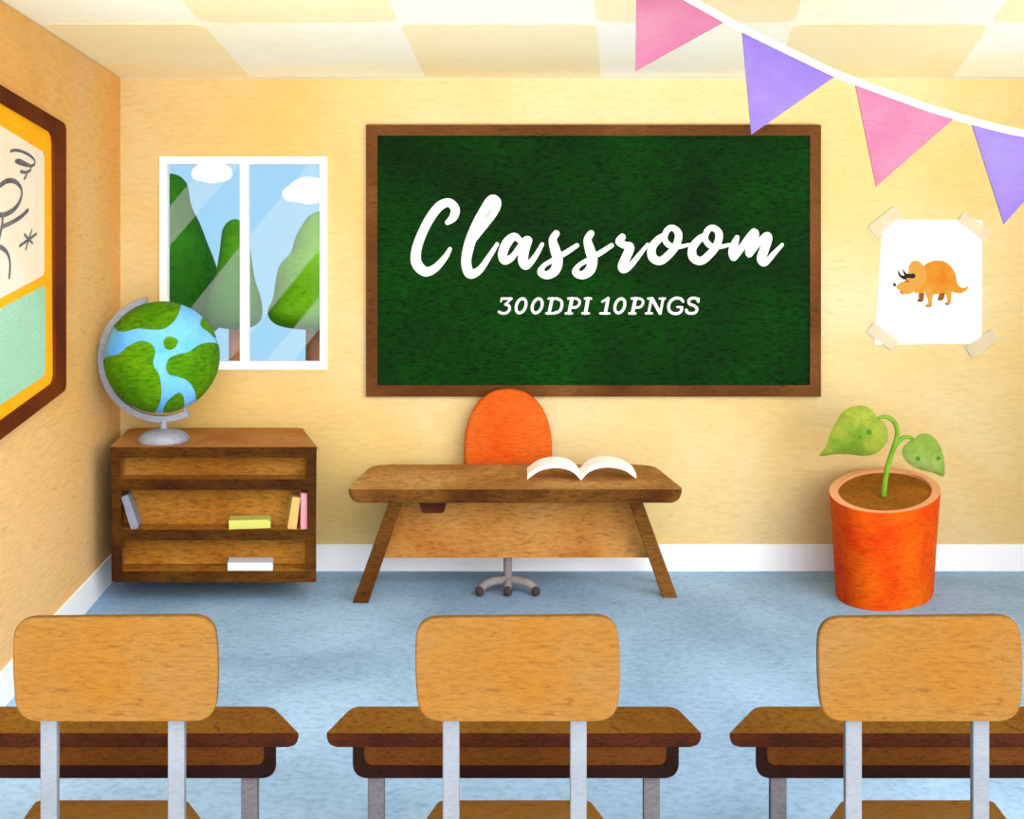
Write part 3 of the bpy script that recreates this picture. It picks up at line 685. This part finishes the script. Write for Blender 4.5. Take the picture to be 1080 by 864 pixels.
# swivel chair
sc = thing('swivel_chair', "orange swivel chair with a rounded back behind the teacher's desk", 'chair', (P(535.5, 0, 7.40).x, 7.46, 0))
YCb = 7.73
dome = []
for k in range(33):
    a = math.pi * k / 32; e = 2 / 2.25
    dome.append((535.8 - 46.6 * math.copysign(abs(math.cos(a)) ** e, math.cos(a)), 476 - 65.5 * abs(math.sin(a)) ** e))
prof = dome + [(582, 500), (580, 535), (572, 543), (500, 543), (491.5, 535), (489.4, 500)]
def curved(x, Y): return Y - 0.0006 * 0 + 0.05 * (1 - ((x - 535.8) / 46.6) ** 2)
a_ = [P(x, y, YCb) + Vector((0, 0.0, 0)) for x, y in prof]
m = M(); b_ = [v + Vector((0, .05, 0)) for v in a_]
cen = sum(a_, Vector()) / len(a_)
rings = [[cen + (v - cen) * k + Vector((0, dy, 0)) for v in a_] for k, dy in ((.9, -.008), (.975, 0.002), (1, .018), (1, .032), (.975, .048), (.9, .058))]
m.loft(rings); obj('backrest', m, m_orange, sc, smooth=True)
cxs = P(535.5, 0, 7.5).x
sp_ = rounded([(cxs - .27, 7.37), (cxs + .27, 7.37), (cxs + .25, 7.74), (cxs - .25, 7.74)], .09)
m = M(); m.prism([(x, y, .50) for x, y in sp_], [(x, y, .43) for x, y in sp_]); obj('seat', m, m_orange, sc, bevel=.012)
m = M(); m.tube([(cxs, 7.5, .42), (cxs, 7.79, .42), (cxs, 7.795, .6)], .018, 10); obj('back_bracket', m, m_grey, sc, smooth=True)
YCc = 7.40
px_ = 535.6; hub = P(px_, 611.0, YCc)
m = M().lathe((hub.x, YCc, 0), [(4.5 * YCc / F, hub.z - .01), (4.5 * YCc / F, 0.40), (.05, .405), (.05, .43)], 20); obj('column', m, m_grey, sc, smooth=True)
def foot(pts, foot_px, Yft):
    m = M(); m.tube(pts, 4.4 * YCc / F, 12, flat=1.0); l = obj('base_arm', m, m_grey, sc, smooth=True)
    c = P(foot_px[0], foot_px[1], Yft); r = 4.7 * Yft / F
    m = M(); m.tube([Vector((c.x, Yft, r + .001 + 0.008)), Vector((c.x, Yft, r + .001))], r, 14); obj('foot_cap', m, m_dark, l, smooth=True)
Yft = 7.31
def arc(x_end, n=9):
    out = []
    for k in range(n):
        t = k / (n - 1); a = t * math.pi / 2
        out.append(P(px_ + (x_end - px_) * math.sin(a), 624 - (624 - 611.5) * math.cos(a), YCc + (Yft - YCc) * t))
    return out
foot(arc(506.3), (506, 626), Yft); foot(arc(564.8), (565, 625.5), Yft)
foot([hub, P(px_, 616, 7.36), P(px_, 623.5, Yft)], (px_, 626), Yft)
foot([hub, Vector((hub.x, 7.5, hub.z - .02)), Vector((hub.x, 7.6, 0.06))], (px_ + 0, 611), 7.61)

# ------------------------------------------------------------------ potted plant
YP = 7.385; pc = P(933, 0, YP)
pp = thing('potted_plant', 'large orange pot with a two-leaf seedling by the back wall', 'plant', (pc.x, YP, 0))
def oval(px_half, dy, zf_, zb_, cpx=933.3, Ym=None, n=64):
    Ym = YP if Ym is None else Ym; cx = P(cpx, 0, YP).x; rx = px_half * YP / F
    out = []
    for k in range(n):
        a = 2 * math.pi * k / n; y = math.sin(a) * dy
        out.append(Vector((cx + math.cos(a) * rx + y * (cpx - CX) / F, Ym + y, zf_ + (zb_ - zf_) * (y + dy) / (2 * dy))))
    return out
zF, zB = 0.625, 0.722
m = M(); m.loft([oval(51, .38, 0, 0, 933), oval(52, .386, .03, .03, 933), oval(55, .43, .35, .38, 933.2), oval(58.6, .468, zF - .02, zB - .02), oval(58.6, .468, zF, zB),
        oval(49.5, .40, zF, zB), oval(49.2, .395, zF - .10, zB - .10)], mis=[0, 0, 0, 0, 1, 1, 1], cap1=False)
obj('pot', m, [m_pot, m_rim], pp, smooth=True)
m = M(); m.loft([oval(49.35, .397, zF - .06, zB - .06), oval(49.4, .398, zF - .018, zB - .018)]); obj('soil', m, m_soil, pp)
Yst = 7.28
def Zp(x, y, Y=Yst): return P(860 + x / 7.2, 415 + y / 7.2, Y)
m = M(); st = smooth([(518, 772, 20), (530, 660, 20), (548, 560, 20), (575, 470, 19), (605, 380, 18), (622, 300, 17), (605, 230, 17), (565, 188, 17), (520, 178, 15), (478, 186, 11)], 6)
m.tube([Zp(p[0], p[1]) for p in st], [p[2] / 7.2 * Yst / F for p in st], 14)
st = smooth([(600, 410, 17), (625, 370, 17), (660, 340, 16), (705, 332, 15), (742, 346, 11)], 6)
m.tube([Zp(p[0], p[1]) for p in st], [p[2] / 7.2 * Yst / F for p in st], 14)
obj('stem', m, m_stem, pp, smooth=True)
def leaf(out, spots, mat, bend, Yl):
    q = smooth(out, 6, True); c = Vector((sum(p[0] for p in q) / len(q), sum(p[1] for p in q) / len(q)))
    rings = []
    for sgn in (-1,):
        for k, dy in ((0.02, -1.0), (.35, -.9), (.7, -.6), (.92, -.25), (1, 0), (.92, .02), (.7, -.2), (.35, -.45), (.02, -.55)):
            rings.append([Zp(c.x + (p[0] - c.x) * k, c.y + (p[1] - c.y) * k, Yl) + Vector((0, dy * bend, 0)) for p in q])
    m = M(); m.loft(rings, 0)
    for x, y, r in spots:
        m.tube([Zp(x, y, Yl - bend * 1.05) , Zp(x, y, Yl - bend * .6)], r / 7.2 * Yl / F, 14, 1, caps=False)
    obj('leaf', m, [mat, m_spot], pp, smooth=True)
leaf([(32, 475), (75, 410), (115, 300), (165, 200), (225, 125), (300, 95), (380, 98), (435, 135), (470, 185), (520, 220), (550, 290), (545, 360), (500, 425), (430, 465), (350, 474), (250, 462), (150, 462)],
     [(406, 294, 20), (337, 331, 13)], m_leaf, 0.05, Yst)
leaf([(972, 632), (900, 605), (800, 580), (715, 540), (665, 480), (660, 420), (695, 375), (745, 345), (790, 312), (850, 308), (905, 340), (945, 400), (972, 480), (982, 560)],
     [(782, 495, 15), (938, 492, 13)], m_leaf2, 0.04, Yst)

# ------------------------------------------------------------------ school desks and chairs
YD = 3.564; YDB = 3.775; sD = YD / F
ZD = EYE - (773.5 - HY) * sD
def school_desk(dx, label):
    cx = 542 + dx
    t = thing('school_desk', label, 'desk', (P(cx, 0, YD).x, (YD + YDB) / 2, 0), 'school desks in the front row')
    y_b = YDB
    plan = rounded([(P(cx - 198.5, 0, YD).x, YD), (P(cx + 198.5, 0, YD).x, YD), (P(cx + 171, 0, y_b).x, y_b), (P(cx - 171, 0, y_b).x, y_b)], [.012, .012, .035, .035])
    cxx = P(cx, 0, YD).x; zu_ = EYE - (788.6 - HY) * sD; th_ = ZD - zu_; rings = []
    for d, f in ((0.003, 0), (0, .06), (0, .35), (.004, .65), (.011, .86), (.028, 1)):
        rings.append([Vector((x - math.copysign(d, x - cxx), y + (d * .1 if y < YD + .1 else -d * .3), ZD - th_ * f)) for x, y in plan])
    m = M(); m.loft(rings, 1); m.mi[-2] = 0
    obj('tabletop', m, [m_sd_top, m_sd_edge], t)
    Yr = YD + 0.008
    out = rounded([(cx - 170, 787), (cx - 170, 821), (cx + 174, 821), (cx + 174, 787)], [0, 22, 22, 0], 10)
    inn = rounded([(cx - 158, 787), (cx - 158, 808), (cx + 161.5, 808), (cx + 161.5, 787)], [0, 15, 15, 0], 10)
    def onp(q, Y): return [Vector((P(x, 0, Yr).x + (P(x, 0, Y).x - P(x, 0, Yr).x) * 0.0 + sk * (Y - Yr), Y, P(0, y, Yr).z)) for x, y in q]
    sk = dx / F * 1.0
    N = len(out); Y2 = Yr + .18; rings = [onp(out, Yr), onp(inn, Yr), onp(inn, Y2), onp(out, Y2)]
    m = M(); v = [p for r in rings for p in r]; f = []
    for k in range(4):
        k2 = (k + 1) % 4
        for i in range(N - 1): f.append((k * N + i, k * N + i + 1, k2 * N + i + 1, k2 * N + i))
    f.append((0, N, 2 * N, 3 * N)); f.append((N - 1, 2 * N - 1, 3 * N - 1, 4 * N - 1))
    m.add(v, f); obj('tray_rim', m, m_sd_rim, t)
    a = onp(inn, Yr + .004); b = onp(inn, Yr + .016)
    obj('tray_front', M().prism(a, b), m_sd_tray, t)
    zt_ = P(0, 820, Yr).z
    for x0 in (cx - 154.2, cx + 136.8):
        for Yl, w in ((Yr + .012, 17.3), (Yr + .13, 13)):
            xc = x0 + 8.6
            a0 = P(xc - w / 2, 0, Yl).x; a1 = P(xc + w / 2, 0, Yl).x
            obj('leg', M().box(a0, a1, Yl, Yl + .03, 0, zt_ + .005), m_sd_leg, t, bevel=.004)
school_desk(0, 'brown school desk in the middle of the front row')
school_desk(-424.7, 'brown school desk at the left end of the front row')
school_desk(425, 'brown school desk at the right end of the front row')

def school_chair(dx, label):
    cx = 546.1 + dx; Yk_ = 3.09
    t = thing('school_chair', label, 'chair', (P(cx, 0, 3.3).x, 3.3, 0), 'school chairs in the front row')
    q = rounded([(cx - 107, 651.5), (cx + 104.5, 649.3), (cx + 109, 705), (cx + 105, 761.5), (cx - 104, 761.5), (cx - 109, 705)], [24, 24, 30, 24, 24, 30], 8)
    a = [P(x, y, Yk_) for x, y in q]; cen = sum(a, Vector()) / len(a)
    rg = []
    for k, dy in ((.985, 0), (1, .004), (1, .018), (.985, .022)): rg.append([cen + (v - cen) * k + Vector((0, dy, 0)) for v in a])
    m = M(); m.loft(rg); obj('backrest', m, m_plywood, t)
    Yp_ = Yk_ + .024
    hz = 0.53
    sk = dx / F
    for xl in (cx - 70.5, cx + 64):
        a0, a1 = P(xl - 8.8, 0, Yp_).x, P(xl + 8.8, 0, Yp_).x
        obj('rear_leg', M().box(a0, a1, Yp_, Yp_ + .024, 0, P(0, 745, Yp_).z), m_tube, t, bevel=.004)
        xm = (a0 + a1) / 2
        Y3 = 3.42
        obj('seat_rail', M().tube([(xm, Yp_ + .012, hz - .035), (xm + sk * (Y3 - Yp_), Y3, hz - .035)], .011, 10), m_tube, t)
        obj('front_leg', M().box(xm + sk * (Y3 - Yp_) - .016, xm + sk * (Y3 - Yp_) + .016, Y3 - .012, Y3 + .012, 0, hz - .02), m_tube, t, bevel=.004)
    def S(px, y):
        Y = (EYE - hz) * F / (y - HY); return (P(cx + px, 0, Y).x, Y)
    yn = HY + (EYE - hz) * F / 3.145
    pl = rounded([S(-83, 843.6), S(76, 843.6), S(93, 866), S(98, yn), S(-104, yn), S(-99, 866)], [.025, .025, .03, .03, .03, .03])
    obj('seat', M().prism([(x, y, hz) for x, y in pl], [(x, y, hz - .022) for x, y in pl]), m_plywood, t, bevel=.004)
school_chair(0, 'light plywood school chair at the middle desk')
school_chair(-424.7, 'light plywood school chair at the left desk')
school_chair(425, 'light plywood school chair at the right desk')

# ------------------------------------------------------------------ light, sky, camera
SKY_U, SKY_N, SKY_A = (0.58, -1, 0.62), 6, 8.2
LOW_FILL_U, LOW_FILL_N, LOW_FILL_A = (0.08, -1, -0.50), 8, 11.2  # unseen source below the horizon, added to brighten the ceiling
LTINT = (1.03, 1.0, 0.985)
w = bpy.data.worlds.new('sky'); bpy.context.scene.world = w; w.use_nodes = True
t = w.node_tree; t.nodes.clear()
o = t.nodes.new('ShaderNodeOutputWorld'); bg = t.nodes.new('ShaderNodeBackground')
tc = t.nodes.new('ShaderNodeTexCoord'); sx = t.nodes.new('ShaderNodeSeparateXYZ')
t.links.new(tc.outputs['Generated'], sx.inputs[0])
rp = t.nodes.new('ShaderNodeValToRGB'); rp.color_ramp.interpolation = 'EASE'
mr = t.nodes.new('ShaderNodeMapRange'); mr.inputs['From Min'].default_value = -1; mr.inputs['From Max'].default_value = 1
t.links.new(sx.outputs['Y'], mr.inputs['Value']); t.links.new(mr.outputs[0], rp.inputs[0])
e = rp.color_ramp.elements
e[0].position = 0.45; e[0].color = (0.30, 0.31, 0.32, 1)
e[1].position = 0.85; e[1].color = L3((168, 219, 250))
def lobe(u, n, amp):            # glow added behind the viewer: high sky, plus invented fill below the horizon
    d = t.nodes.new('ShaderNodeVectorMath'); d.operation = 'DOT_PRODUCT'
    t.links.new(tc.outputs['Generated'], d.inputs[0]); d.inputs[1].default_value = Vector(u).normalized()
    a = t.nodes.new('ShaderNodeMath'); a.operation = 'MAXIMUM'; t.links.new(d.outputs['Value'], a.inputs[0]); a.inputs[1].default_value = 0
    b = t.nodes.new('ShaderNodeMath'); b.operation = 'POWER'; t.links.new(a.outputs[0], b.inputs[0]); b.inputs[1].default_value = n
    c = t.nodes.new('ShaderNodeMath'); c.operation = 'MULTIPLY'; t.links.new(b.outputs[0], c.inputs[0]); c.inputs[1].default_value = amp
    return c.outputs[0]
sm = t.nodes.new('ShaderNodeMath'); sm.operation = 'ADD'
t.links.new(lobe(SKY_U, SKY_N, SKY_A), sm.inputs[0]); t.links.new(lobe(LOW_FILL_U, LOW_FILL_N, LOW_FILL_A), sm.inputs[1])
sc3 = t.nodes.new('ShaderNodeVectorMath'); sc3.operation = 'SCALE'; sc3.inputs[0].default_value = LTINT
t.links.new(sm.outputs[0], sc3.inputs['Scale'])
ad = t.nodes.new('ShaderNodeVectorMath'); ad.operation = 'ADD'
t.links.new(rp.outputs[0], ad.inputs[0]); t.links.new(sc3.outputs[0], ad.inputs[1])
t.links.new(ad.outputs[0], bg.inputs[0]); bg.inputs[1].default_value = 1.0
t.links.new(bg.outputs[0], o.inputs[0])

cam = bpy.data.cameras.new('camera'); co = bpy.data.objects.new('camera', cam); C.objects.link(co)
co.location = (0, 0, EYE); co.rotation_euler = (math.pi / 2, 0, 0)
cam.sensor_fit = 'HORIZONTAL'; cam.sensor_width = 36; cam.lens = 36 * F / 1080
cam.shift_y = -(432 - HY) / 1080; cam.clip_end = 1000; cam.clip_start = 0.05
S_ = bpy.context.scene; S_.camera = co
vs = S_.view_settings; vs.view_transform = 'Standard'; vs.look = 'None'; vs.gamma = 1; vs.use_curve_mapping = False
vs.exposure = 0.0
S_.cycles.max_bounces = 8; S_.cycles.diffuse_bounces = 5
